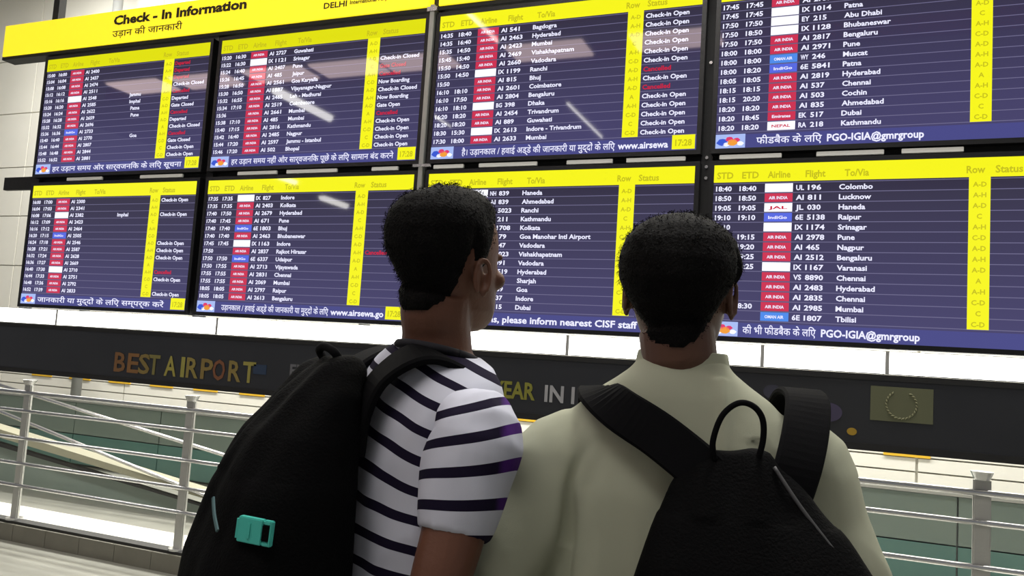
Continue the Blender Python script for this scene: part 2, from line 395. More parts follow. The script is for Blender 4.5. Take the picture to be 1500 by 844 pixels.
# ================================================================ DISPLAY SCREENS
V0, V1, NR = 0.112, 0.905, 14
RP = (V1 - V0) / NR
AIR = {'r': (m_tile_red, 'AIR INDIA', m_white), 'w': (m_tile_white, None, None), 'b': (m_tile_blue, 'IndiGo', m_white), 's': (m_tile_sky, 'OMAN AIR', m_white),
       'e': (m_tile_red, 'Emirates', m_white), 'j': (m_tile_white, 'JAL', m_red), 'n': (m_tile_white, 'NEPAL', m_red)}
def board(c, row, label, rows, ticker, top_dim=False, clock=True, header=True, gates='A-D'):
    x0 = c * (W + G); z0 = ZS + GZ if row == 0 else ZS - H
    b = empty('display_screen', (x0 + W / 2, 0.0, z0), label, 'screen', 'flight information screens')
    X = lambda u: -W / 2 + u * W
    Z = lambda v: H * (1 - v)
    e = 0.022
    k = MB(); k.box(X(0) - e, X(1) + e, 0.012, 0.055, Z(1) - e, Z(0) + e); k.build('casing', m_case, b, bevel=0.004)
    k = MB(); k.box(X(0) - e, X(0), -0.006, 0.012, Z(1) - e, Z(0) + e); k.box(X(1), X(1) + e, -0.006, 0.012, Z(1) - e, Z(0) + e)
    k.box(X(0), X(1), -0.006, 0.012, Z(1) - e, Z(1)); k.box(X(0), X(1), -0.006, 0.012, Z(0), Z(0) + e); k.build('bezel', m_bezel, b)
    MB().box(X(0), X(1), 0.0, 0.011, Z(1), Z(0)).build('screen_panel', m_panel, b)
    k = MB()
    for i in range(NR + 1):
        z = Z(V0 + RP * i); k.quadxz(X(0.0), X(1), z - 0.0016, z + 0.0016, -0.0006)
    k.build('row_lines', m_line, b)
    ym = m_yel_top if top_dim else m_yel
    MB().box(X(0), X(1), -0.0022, 0, Z(0.103), Z(0)).build('header_bar', ym, b)
    MB().box(X(0.742), X(0.798), -0.0018, 0, Z(V1), Z(0.103)).build('gate_column', m_yel, b)
    MB().box(X(0), X(1), -0.0014, 0, Z(1), Z(0.918)).build('ticker_strip', m_ticker, b)
    hd = [('STD', X(0.01), Z(0.082), 0.032, 0.075, 'l'), ('ETD', X(0.09), Z(0.082), 0.032, 0.075, 'l'), ('Airline', X(0.17), Z(0.082), 0.032, 0.10, 'l'),
          ('Flight', X(0.285), Z(0.082), 0.032, 0.085, 'l'), ('To/Via', X(0.40), Z(0.082), 0.032, 0.10, 'l'), ('Row', X(0.735), Z(0.082), 0.032, 0.07, 'l'), ('Status', X(0.81), Z(0.082), 0.032, 0.10, 'l')]
    if header: text_mesh(hd, 'header_text', m_ytext, b, y=-0.003)
    wt, rt, gt = [], [], []
    lh = 0.0235
    tiles = []
    for i, R in enumerate(rows):
        z = Z(V0 + RP * (i + 0.76))
        std, etd, al, fl, city, gate, stat = R
        if std: wt.append((std, X(0.008), z, lh, 0.072, 'l'))
        if etd: wt.append((etd, X(0.083), z, lh, 0.076, 'l'))
        if fl:
            a_, b_ = fl.split(' '); wt.append((a_, X(0.258), z, lh, 0.034, 'l')); wt.append((b_, X(0.293), z, lh, 0.019 * len(b_), 'l'))
        if city:
            if city[0] == '>': wt.append((city[1:], X(0.62), z, lh, None, 'r'))
            else: wt.append((city, X(0.385), z, lh, None, 'l'))
        if gate: gt.append((gate, X(0.77), z, lh * 0.9, None, 'c'))
        if stat:
            red = stat[0] == '!'
            (rt if red else wt).append((stat.lstrip('!'), X(0.806), z, lh, 0.0166 * len(stat.lstrip('!')) * (0.92 if red else 1.0), 'l'))
        if al:
            m, word, wm = AIR[al]
            t = MB().box(X(0.163), X(0.248), -0.0024, 0, Z(V0 + RP * (i + 0.93)), Z(V0 + RP * (i + 0.07))).build('airline_tile', m, b)
            if word: tiles.append((word, X(0.176), z + 0.004, lh * 0.6, 0.082, 'l', wm))
    if wt: text_mesh(wt, 'white_text', m_white, b, y=-0.0012, squash=1.12)
    if rt: text_mesh(rt, 'red_text', m_red, b, y=-0.0012)
    if gt: text_mesh(gt, 'gate_text', m_ytext, b, y=-0.0026)
    tw = [t[:6] for t in tiles if t[6] is m_white]; tr_ = [t[:6] for t in tiles if t[6] is m_red]
    if tw: text_mesh(tw, 'airline_name', m_white, b, y=-0.0032)
    if tr_: text_mesh(tr_, 'airline_name', m_red, b, y=-0.0032)
    # ticker: little coloured logo, running text, clock
    lg = MB().box(X(0.0), X(0.095), -0.0022, 0, Z(0.997), Z(0.915)).build('ticker_logo', m_tlogo, b)
    for (u, v, r, m) in ((0.022, 0.962, 0.017, m_dblue), (0.045, 0.945, 0.012, m_pink), (0.055, 0.965, 0.016, m_orange), (0.068, 0.95, 0.010, m_pink), (0.035, 0.975, 0.010, m_tile_white), (0.08, 0.972, 0.010, m_tile_white)):
        q = MB(); n = 10; q.v = [(X(u) + r * 1.3 * math.cos(2 * PI * i / n + u * 9) * (1 + .3 * (i % 2)), -0.0028 - 0.0002 * (u > .04), Z(v) + r * math.sin(2 * PI * i / n + u * 9)) for i in range(n)]; q.f = [tuple(range(n))]
        q.build('logo_mark', m, lg)
    items = []
    for (st, u0, u1) in ticker: items.append((st, X(u0), Z(0.978), 0.034, (u1 - u0) * W, 'l'))
    text_mesh(items, 'ticker_text', m_white, b, y=-0.0024)
    if clock:
        ck = MB().box(X(0.918), X(0.995), -0.003, 0, Z(0.992), Z(0.905)).build('clock_tile', m_yel, b)
        text_mesh([('17:28', X(0.929), Z(0.972), 0.032, 0.08, 'l')], 'clock_digits', m_ytext, ck, y=-0.0036)
    return b
O = 'Check-in Open'; C_ = 'Check-in Closed'; X_ = '!Cancelled'; N = None
g = lambda i: ['A-D', 'A-H', 'A-D', 'C', 'A-H', 'C-D', 'A-D', 'A-H', 'A-D', 'A', 'A-H', 'C-D', 'C', 'C-D'][i % 14]
def mk(std, etd, al, fl, city, st):
    return [(std[i], etd[i], al[i] if al[i] != '.' else None, fl[i], city[i], g(i), st[i]) for i in range(14)]
board(0, 0, 'leftmost screen of the upper row, cut by the photo edge, with many red status words', mk(
    ['15:%02d' % (i * 4) for i in range(14)], ['16:%02d' % (i * 4) for i in range(14)], 'rrrrwrrrrbrrrr', ['AI %d' % (2400 + 37 * i) for i in range(14)],
    [N, N, N, N, '>Jammu', '>Imphal', '>Patna', '>Pune', N, N, '>Goa', N, N, N],
    ['!Departed', '!Departed', '!Departed', C_, X_, 'Departed', 'Gate Closed', X_, 'Departed', C_, X_, 'Gate Closed', O, O]),
    [('हर उड़ान समय और सार्वजनिक के लिए सूचना', 0.11, 0.90)], True)
board(1, 0, 'second screen of the upper row, with an airline column of thirteen red tiles', mk(
    ['15:%02d' % (20 + i * 2) for i in range(14)], ['16:30', '16:30', '16:40', '16:45', '16:50', '16:50', '16:55', '17:10', '', '17:10', '17:15', '16:40', '17:20', '17:20'],
    'rwrrrrrrrrrrrr', ['AI 2727', 'IX 1121', 'AI 2407', 'AI 485', 'AI 2561', 'AI 1887', 'AI 2465', 'AI 2519', 'AI 2661', 'AI 485', 'AI 2816', 'AI 2485', 'AI 2597', 'AI 502'],
    ['Guwahati', 'Srinagar', 'Pune', 'Jaipur', 'Goa Karyalla', 'Vijayanagar-Nagpur', 'Leh - Madhurai', 'Coimbatore', 'Mumbai', 'Mumbai', 'Kathmandu', 'Nagpur', 'Jammu - Istanbul', 'Bhopal'],
    [N, N, C_, '!Gate Closed', X_, 'Now Boarding', C_, 'Now Boarding', 'Gate Open', X_, O, O, O, O]),
    [('हर उड़ान समय नहीं और सार्वजनिक पूछे के लिए सामान बंद करने', 0.11, 0.90)], True)
board(2, 0, 'third screen of the upper row, listing Bagdogra to Mumbai with two red Cancelled entries', mk(
    ['14:35', '14:35', '15:35', '15:45', '15:50', '15:50', '15:50', '16:10', '16:10', '16:10', '16:20', '18:20', '18:30', '17:30'],
    ['18:40', '16:40', '14:50', '15:40', '14:50', '14:50', '', '18:10', '17:50', '18:10', '18:20', '18:20', '15:30', '18:00'],
    'rrrrrwrrrwrrwr', ['AI 541', 'AI 2463', 'AI 2423', 'AI 2469', 'AI 2660', 'IX 1199', 'AI 815', 'AI 2601', 'AI 2804', 'BG 398', 'AI 2454', 'AI 889', 'IX 2613', 'AI 2633'],
    ['Bagdogra', 'Hyderabad', 'Mumbai', 'Vishakhapatnam', 'Vadodara', 'Ranchi', 'Bhuj', 'Coimbatore', 'Bengaluru', 'Dhaka', 'Trivandrum', 'Guwahati', 'Indore - Trivandrum', 'Mumbai'],
    [O, O, O, O, O, O, X_, O, X_, O, O, O, O, O]),
    [('है। उड़ानकाल / हवाई अड्डे की जानकारी या मुद्दों के लिए', 0.13, 0.72), ('www.airsewa', 0.73, 0.905)])
board(3, 0, 'rightmost screen of the upper row, listing Patna to Kathmandu', mk(
    ['17:45', '17:45', '17:50', '17:50', '17:50', '18:00', '18:00', '18:00', '18:05', '18:15', '18:15', '18:20', '18:20', '18:20'],
    ['17:45', '17:45', '17:50', '18:50', '17:50', '18:00', '18:00', '18:20', '18:05', '18:15', '20:20', '18:20', '18:45', '18:20'],
    'rwwwrrsbrrrren', ['AI 2737', 'IX 1014', 'EY 215', 'IX 1128', 'AI 2817', 'AI 2971', 'WY 246', '6E 5841', 'AI 2819', 'AI 537', 'AI 503', 'AI 835', 'EK 517', 'RA 218'],
    ['', 'Patna', 'Abu Dhabi', 'Bhubaneswar', 'Bengaluru', 'Pune', 'Muscat', 'Patna', 'Hyderabad', 'Chennai', 'Cochin', 'Ahmedabad', 'Dubai', 'Kathmandu'], [N] * 14),
    [('फीडबैक के लिए', 0.13, 0.33), ('PGO-IGIA@gmrgroup', 0.345, 0.62)], False, False)
board(0, 1, 'leftmost screen of the lower row, with white Check-in Open entries and one red word', mk(
    ['16:%02d' % (i * 4) for i in range(14)], ['17:%02d' % (i * 3) for i in range(14)], 'rrwrrbrrrrwrrr', ['AI %d' % (2300 + 41 * i) for i in range(14)],
    [N, N, '>Imphal', N, N, N, N, N, N, N, N, N, N, N], [O, N, O, N, N, N, O, O, O, N, X_, O, N, O]),
    [('जानकारी या मुद्दों के लिए सम्पर्क करें', 0.11, 0.88)])
board(1, 1, 'second screen of the lower row, left of the striped man, listing Indore to Bengaluru', mk(
    ['17:35', '17:35', '17:40', '17:40', '17:40', '17:40', '17:45', '17:50', '17:50', '17:50', '17:55', '17:55', '18:05', '18:05'],
    ['17:35', '17:35', '17:50', '17:45', '17:40', '17:40', '17:45', '', '17:50', '17:55', '17:55', '17:55', '18:05', '18:05'],
    'wrrrbrwrbrrrrr', ['IX 827', 'AI 2403', 'AI 2679', 'AI 671', '6E 1803', 'AI 2463', 'IX 1163', 'AI 2837', '6E 6337', 'AI 2713', 'AI 2831', 'AI 2069', 'AI 2797', 'AI 2613'],
    ['Indore', 'Kolkata', 'Hyderabad', 'Pune', 'Bhuj', 'Bhubaneswar', 'Indore', 'Rajkot Hirasar', 'Udaipur', 'Vijayawada', 'Chennai', 'Mumbai', 'Raipur', 'Bengaluru'],
    [N] * 7 + [X_] + [N] * 6),
    [('उड़ानकाल / हवाई अड्डे की जानकारी या मुद्दों के लिए', 0.13, 0.66), ('www.airsewa.go', 0.67, 0.91)])
board(2, 1, 'third screen of the lower row, between the two heads, listing Haneda to Dubai', mk(
    ['18:05'] * 3 + ['18:10'] * 4 + ['18:15'] * 4 + ['18:20'] * 3, ['18:05'] * 3 + ['18:10'] * 4 + ['18:15'] * 4 + ['18:20'] * 3,
    'wrbwbrrrrrwrrw', ['NH 839', 'AI 839', '6E 5023', 'RA 211', '6E 1708', 'AI 179', 'AI 347', 'AI 2023', 'AI 491', 'AI 2519', 'G9 463', 'AI 889', 'AI 437', 'EK 515'],
    ['Haneda', 'Ahmedabad', 'Ranchi', 'Kathmandu', 'Kolkata', 'Goa Manohar Intl Airport', 'Vadodara', 'Vishakhapatnam', 'Vadodara', 'Hyderabad', 'Sharjah', 'Goa', 'Indore', 'Dubai'],
    [N] * 14), [('these items, please inform nearest CISF staff', 0.14, 0.83)])
board(3, 1, 'rightmost screen of the lower row, right of the pale shirt man, listing Colombo to Tbilisi', mk(
    ['18:40', '18:50', '19:05', '19:10', '19:10', '19:15', '19:20', '19:25', '19:25', '', '', '', '19:30', ''],
    ['18:40', '18:50', '19:05', '19:10', '', '19:15', '19:20', '19:25', '19:25', '', '', '', '18:30', ''],
    'wrjbwrrrwrrrrs', ['UL 196', 'AI 811', 'JL 030', '6E 5138', 'IX 1174', 'AI 2978', 'AI 465', 'AI 2512', 'IX 1167', 'VS 8890', 'AI 2483', 'AI 2835', 'AI 2985', '6E 1807'],
    ['Colombo', 'Lucknow', 'Haneda', 'Raipur', 'Srinagar', 'Pune', 'Nagpur', 'Bengaluru', 'Varanasi', 'Chennai', 'Hyderabad', 'Chennai', 'Mumbai', 'Tbilisi'], [N] * 14),
    [('की भी फीडबैक के लिए', 0.11, 0.33), ('PGO-IGIA@gmrgroup', 0.345, 0.62)], False, False)

# ================================================================ YELLOW HEADER SIGNS
m_sign = mat('sign_yellow', (250, 225, 30), 0.45, emit=(252, 232, 40), es=0.75)
m_ink = mat('sign_ink', (48, 38, 12), 0.6)
def sign(x0, x1, label):
    s = empty('header_sign', ((x0 + x1) / 2, 0.0, 3.31), label, 'sign')
    X = lambda x: x - (x0 + x1) / 2
    MB().box(X(x0), X(x1), -0.02, 0.08, 0.0, 0.225).build('sign_face', m_sign, s, bevel=0.003)
    MB().box(X(x0) - 0.01, X(x1) + 0.01, -0.01, 0.09, -0.022, 0.0).build('lower_rim', m_case, s)
    return s, X
s, X = sign(-0.45, 2.967, 'yellow sign reading Check - In Information above the left screens')
text_mesh([('Check - In Information', X(0.60), 0.128, 0.062, 1.10, 'l')], 'english_lettering', m_ink, s, y=-0.0215, bold=0.045)
text_mesh([('उड़ान की जानकारी', X(0.60), 0.045, 0.045, 0.60, 'l')], 'hindi_lettering', m_ink, s, y=-0.0215)
text_mesh([('DELHI', X(2.27), 0.062, 0.036, 0.16, 'l'), ('International Airport', X(2.45), 0.070, 0.024, 0.30, 'l')], 'airport_name', m_ink, s, y=-0.0215)
sign(3.03, 6.2, 'second yellow sign, only its lower edge showing above the right screens')

# ================================================================ CEILING LAMPS (behind the viewers, mirrored in the screens)
m_tube = mat('lamp_tube', emit=(255, 252, 244), es=14.0)
m_house = mat('lamp_housing', (225, 225, 222), 0.5)
def lamp(x, y, z, ln, wd, label):
    o = empty('tube_lamp', (x, y, z), label, 'lamp', 'ceiling tube lamps behind the two men')
    MB().box(-wd, wd, -ln / 2, ln / 2, 0.03, 0.09).build('housing', m_house, o)
    MB().tube([(0, -ln / 2 + 0.04, 0), (0, ln / 2 - 0.04, 0)], wd * 0.5, 10).build('tube', m_tube, o)
    MB().tube([(0, 0, 0.09), (0, 0, 6.999 - z)], 0.01, 6).build('rod', m_alu, o)
for (x, y, ln, wd, where) in ((0.40, -10.8, 2.3, 0.035, 'low in the third upper screen'), (0.30, -6.2, 1.2, 0.045, 'across the header of the third upper screen'), (-4.6, -8.8, 1.8, 0.16, 'thick in the middle of the second upper screen'),
                              (-2.4, -10.2, 1.0, 0.03, 'faint beside the silver post'), (-9.4, -14.5, 1.0, 0.16, 'in the header of the second lower screen'), (-9.9, -17.6, 1.4, 0.22, 'beside the striped man\'s hair')):
    lamp(x, y, 6.0, ln, wd, 'ceiling tube lamp mirrored ' + where)
m_plight = mat('light_panel', emit=(255, 226, 220), es=7.0)
m_rbeam = mat('red_beam', (150, 50, 50), 0.5, mix=((130, 40, 44), 4))
PW = ['at the far left of the first upper screen', 'in the status words of the first upper screen', 'left in the second upper screen', 'in the airline column of the second upper screen', 'in the status words of the second upper screen', 'in the third upper screen', 'at the top right of the third upper screen']
for i, x in enumerate((-7.1, -5.6, -4.0, -2.6, -1.3, 0.9, 2.8)):
    o = empty('ceiling_lamp', (x, -7.3, 6.0), 'flat ceiling light mirrored ' + PW[i], 'lamp', 'ceiling light panels behind the two men')
    MB().box(-0.6, 0.6, -0.30, 0.30, 0.0, 0.03).build('diffuser', m_plight, o)
    MB().box(-0.63, 0.63, -0.33, 0.33, 0.03, 0.08).build('housing', m_house, o)
    MB().tube([(0, 0, 0.08), (0, 0, 0.999)], 0.01, 6).build('rod', m_alu, o)
for y in (-6.6, -8.2):
    tag(MB().box(-9, 9, y - 0.09, y + 0.09, 6.15, 6.4).build('ceiling_beam', m_rbeam), 'red steel ceiling beam %s the light panels' % ('in front of' if y > -7 else 'behind'), 'beam')

# ================================================================ PEOPLE
m_skin = mat('skin_brown', (104, 68, 52), 0.5, spec=0.35, mix=((94, 60, 46), 12), bump=(160, 0.08))
m_lip = mat('lip', (120, 66, 56), 0.5)
m_hair = mat('hair_black', (9, 8, 8), 0.8, spec=0.12, bump=(220, 0.4))
m_eye = mat('eye_white', (215, 210, 205), 0.2); m_iris = mat('iris_brown', (42, 26, 16), 0.15)
m_pants = cloth_mat('trousers_navy', (36, 38, 48), (28, 30, 40)); m_pants2 = cloth_mat('trousers_grey', (62, 60, 56), (50, 48, 46))
m_shoe = mat('shoe_leather', (26, 22, 20), 0.4, bump=(40, 0.1)); m_sole = mat('shoe_sole', (60, 58, 56), 0.8)

HEADR = [(-0.004, .070, .045, .012), (0.004, .088, .025, .028), (.018, .098, .000, .042), (.035, .098, -.030, .054), (.060, .096, -.058, .063), (.090, .095, -.080, .070), (.115, .092, -.092, .074),
         (.140, .094, -.098, .077), (.165, .091, -.098, .076), (.190, .080, -.088, .069), (.206, .062, -.070, .056), (.218, .036, -.046, .036), (.2245, .010, -.018, .014)]
def head_params(z):
    R = HEADR
    if z <= R[0][0]: return R[0][1:]
    for a, b in zip(R, R[1:]):
        if z <= b[0]:
            t = (z - a[0]) / (b[0] - a[0]); return tuple(a[i] + (b[i] - a[i]) * t for i in (1, 2, 3))
    return R[-1][1:]
def sgp(v, p): return math.copysign(abs(v) ** p, v)
def head_ring(z, grow=0.0, k=40, n=2.25, nape=False):
    F, B, wd = head_params(z)
    if nape:                                        # hair also follows the back of the neck
        s_ = max(0, min(1, (.085 - z) / .05)); B = B + (min(B, -.079) - B) * s_; wd = wd + (max(wd, .060) - wd) * s_
    c = (F + B) / 2; hy = (F - B) / 2 + grow; wd = wd + grow
    return [Vector((wd * sgp(math.cos(2 * PI * j / k), 2 / n), c + hy * sgp(math.sin(2 * PI * j / k), 2 / n), z)) for j in range(k)]

def ear_into(b, sx, dz=0.0):
    """C-shaped helix, lobe and bowl of one ear, in head space"""
    cx, cy, cz = sx * 0.0735, -0.006, 0.098 + dz
    pts = []
    for i in range(13):
        a = math.radians(-60 + 290 * i / 12)          # from lobe forward-top round to the back
        pts.append((cx + sx * (0.006 + 0.008 * (0.5 + 0.5 * math.cos(a + PI))), cy - 0.003 - 0.0145 * math.cos(a + 0.15) * 1.0, cz + 0.0285 * math.sin(a)))
    b.tube([(p[0], p[1], p[2]) for p in pts], [0.0044] * 13, 8)
    b.blob((cx + sx * 0.004, cy - 0.004, cz), (0.005, 0.0135, 0.0245), rot=Matrix.Rotation(sx * 0.25, 3, 'Z'))
    b.blob((cx + sx * 0.008, cy + 0.002, cz - 0.025), (0.005, 0.007, 0.008))
    b.blob((cx + sx * 0.006, cy + 0.012, cz - 0.004), (0.006, 0.005, 0.009))

def voxelize(b, name, m, parent, voxel, smooth=4, disp=None):
    me = b.mesh(name + '_raw'); o = bpy.data.objects.new(name, me); col.objects.link(o)
    md = o.modifiers.new('r', 'REMESH'); md.mode = 'VOXEL'; md.voxel_size = voxel; md.use_smooth_shade = True
    ms = o.modifiers.new('s', 'SMOOTH'); ms.factor = 0.6; ms.iterations = smooth
    bpy.context.view_layer.update(); dg = bpy.context.evaluated_depsgraph_get()
    new = bpy.data.meshes.new_from_object(o.evaluated_get(dg))
    o.modifiers.clear(); o.data = new; new.name = name
    if disp:
        nrm = [v.normal.copy() for v in new.vertices]; cos = [v.co.copy() for v in new.vertices]; out = []
        for c_, n_ in zip(cos, nrm):
            q = c_ + n_ * disp(c_, n_); out += (q.x, q.y, q.z)
        new.vertices.foreach_set('co', out); new.update()
    new.materials.clear(); new.materials.append(m); new.shade_smooth()
    if parent: o.parent = parent
    return o

def hand_into(b, wrist, dirn, palm_n, sx, curl=0.35):
    """palm, four unequal bent fingers and a thumb"""
    wv = Vector(wrist); d = Vector(dirn).normalized(); nrm = Vector(palm_n); nrm = (nrm - d * nrm.dot(d)).normalized(); side = d.cross(nrm) * sx
    b.tube([wv - d * 0.02, wv + d * 0.02, wv + d * 0.055, wv + d * 0.088], [0.026, 0.031, 0.039, 0.037], 14, flat=0.42, up=side)
    for i, (off, ln) in enumerate(((0.029, .068), (0.0095, .078), (-0.0095, .073), (-0.028, .058))):
        p = wv + d * (0.082 - 0.004 * abs(i - 1)) + side * off
        q = [p - d * 0.012]; a = 0.12
        for seg, f in enumerate((0.45, 0.30, 0.25)):
            dd = d * math.cos(a) + nrm * math.sin(a); q.append(q[-1] + dd * (ln * f + (0.012 if seg == 0 else 0))); a += curl * 1.3
        b.tube(q, [0.0092, 0.0088, 0.0078, 0.0062], 8)
    t0 = wv + d * 0.025 + side * 0.026
    t = [t0, t0 + d * 0.022 + side * 0.018 + nrm * 0.006, t0 + d * 0.048 + side * 0.026 + nrm * 0.012, t0 + d * 0.072 + side * 0.026 + nrm * 0.018]
    b.tube(t, [0.014, 0.0115, 0.0095, 0.007], 8)

def person(label, loc, rz, T, head_yaw, head_pitch, skin, arms, leg_sp=0.095, hoff=(0, 0), sj=(0.165, 0.38, 0), shr=0.0, edz=0.0):
    root = empty('person', (loc[0], loc[1], 0), label, 'person', rz=rz)
    b = MB()
    chin = T - 0.2265
    piv = Vector((hoff[0], -0.02 + hoff[1], chin + 0.03))
    HM = Matrix.Translation(piv) @ Matrix.Rotation(head_yaw, 4, 'Z') @ Matrix.Rotation(head_pitch, 4, 'X') @ Matrix.Translation(Vector((0, 0.005, -0.03)))
    hb = MB()
    hb.ring_loft([head_ring(z) for z in spl1([r[0] for r in HEADR], 3)])
    # brow, nose, cheekbones, mouth, chin
    hb.tube([(-0.05, .084, .124), (-.02, .094, .126), (0, .094, .122), (.02, .094, .126), (.05, .084, .124)], [.006, .009, .008, .009, .006], 8)
    hb.ring_loft([[Vector((x * s_, y, z)) for x, y in ((-1, yb), (-.7, yb + (yt - yb) * .6), (0, yt), (.7, yb + (yt - yb) * .6), (1, yb), (0, yb - .015))] for z, s_, yb, yt in
                  ((.118, .008, .088, .099), (.100, .009, .088, .104), (.085, .012, .088, .110), (.074, .016, .088, .115), (.066, .015, .088, .111), (.062, .010, .088, .100))])
    for sx in (-1, 1):
        hb.blob((sx * 0.045, .068, .085), (.022, .020, .018))
        hb.blob((sx * 0.013, .104, .071), (.008, .010, .007))
        ear_into(hb, sx, edz)
    hb.blob((0, .097, .045), (.024, .010, .006)); hb.blob((0, .095, .035), (.021, .010, .006)); hb.blob((0, .088, .010), (.020, .012, .012))
    n = len(b.v); b.v += [tuple(HM @ Vector(v)) for v in hb.v]; b.f += [tuple(n + i for i in f) for f in hb.f]
    hc = HM @ Vector((0, -0.02, 0.06))
    b.tube(spline([(0, -0.005, T - .34), (0, -0.012, T - .28), (0, -0.016, T - .235), (hc.x * .6, hc.y, T - .20), hc], 3), spl1([.075, .062, .057, .058, .058], 3), 24)
    def ring(z, hx, hy, cy=0.0, n=2.4, k=36):
        return [Vector((hx * sgp(math.cos(2 * PI * j / k), 2 / n), cy + hy * sgp(math.sin(2 * PI * j / k), 2 / n), z)) for j in range(k)]
    b.ring_loft([ring(T - a, x, y, c) for a, x, y, c in ((.262, .060, .055, -.01), (.285, .085, .066, -.01), (.31, .112, .072, -.014), (.35, .142, .076, -.020), (.42, .152, .082, -.024), (.52, .140, .078, -.030), (.63, .136, .080, -.028), (.72, .145, .09, -.02), (.80, .168, .115, -.005), (.87, .155, .11, -.005))])
    for sx, el, wr in arms:
        s0 = Vector((sx * sj[0], sj[2], T - sj[1]))
        b.tube(spline([s0 - Vector((sx * .05, 0, -.01)), s0, (s0 + Vector(el)) / 2 + Vector((sx * .006, 0, 0)), Vector(el), Vector(el) * .62 + Vector(wr) * .38, Vector(wr)], 4), spl1([.052, .056, .047, .040, .038, .027], 4), 18)
        dn = (Vector(wr) - Vector(el)).normalized()
        hand_into(b, wr, dn, Vector((-sx, 0.25, 0)), -sx if True else sx)
    hz = T - 0.85; kz = 0.28 * T; 
    for sx in (-1, 1):
        b.tube(spline([(sx * .085, 0, hz + .06), (sx * leg_sp, 0, hz - .06), (sx * leg_sp, .01, (hz + kz) / 2), (sx * leg_sp, .012, kz), (sx * leg_sp, -.01, kz * .66), (sx * leg_sp, -.012, .09)], 3), spl1([.088, .085, .068, .052, .052, .034], 3), 18)
        b.tube([(sx * leg_sp, -.045, .045), (sx * leg_sp, .02, .05), (sx * leg_sp, .09, .035), (sx * leg_sp, .15, .025)], [.030, .036, .032, .020], 12)
    b.v = [shrug(v, shr) for v in b.v]
    body = voxelize(b, 'body', skin, root, 0.0034, 3)
    for sx in (-1, 1):
        e = MB().blob(HM @ Vector((sx * .031, .0775, .106)), (.0125, .0115, .0085)).build('eye', m_eye, root, smooth=True)
        MB().blob(HM @ Vector((sx * .031, .0875, .106)), (.0055, .003, .0055)).build('iris', m_iris, e, smooth=True)
    # trousers and shoes
    for sx in (-1, 1): pass
    p = MB()
    p.ring_loft([ring(T - a, x, y, c) for a, x, y, c in ((.70, .150, .100, -.018), (.76, .166, .112, -.014), (.83, .182, .13, -.005), (.90, .17, .12, -.005))])
    for sx in (-1, 1):
        p.tube(spline([(sx * .082, 0, hz + .05), (sx * leg_sp, 0, hz - .08), (sx * leg_sp, .01, kz), (sx * leg_sp, -.01, .06)], 4), spl1([.10, .098, .078, .068], 4), 20)
        s_ = MB().tube(spline([(sx * leg_sp, -.075, .05), (sx * leg_sp, -.04, .062), (sx * leg_sp, .03, .062), (sx * leg_sp, .11, .045), (sx * leg_sp, .185, .034), (sx * leg_sp, .20, .03)], 3), spl1([.02, .044, .046, .046, .032, .012], 3), 16, flat=1.0)
        s_.v = [(x, y, max(z, 0.012)) for x, y, z in s_.v]
        sh = s_.build('shoe', m_shoe, root, smooth=True)
        so = MB(); so.ring_loft([[Vector((sx * leg_sp + .043 * math.cos(2 * PI * j / 20) * (1.0 if math.sin(2 * PI * j / 20) < 0 else 1.06), .06 + .145 * math.sin(2 * PI * j / 20), z)) for j in range(20)] for z in (0.0, 0.018)])
        so.build('sole', m_sole, sh)
    return root, HM, ring, p

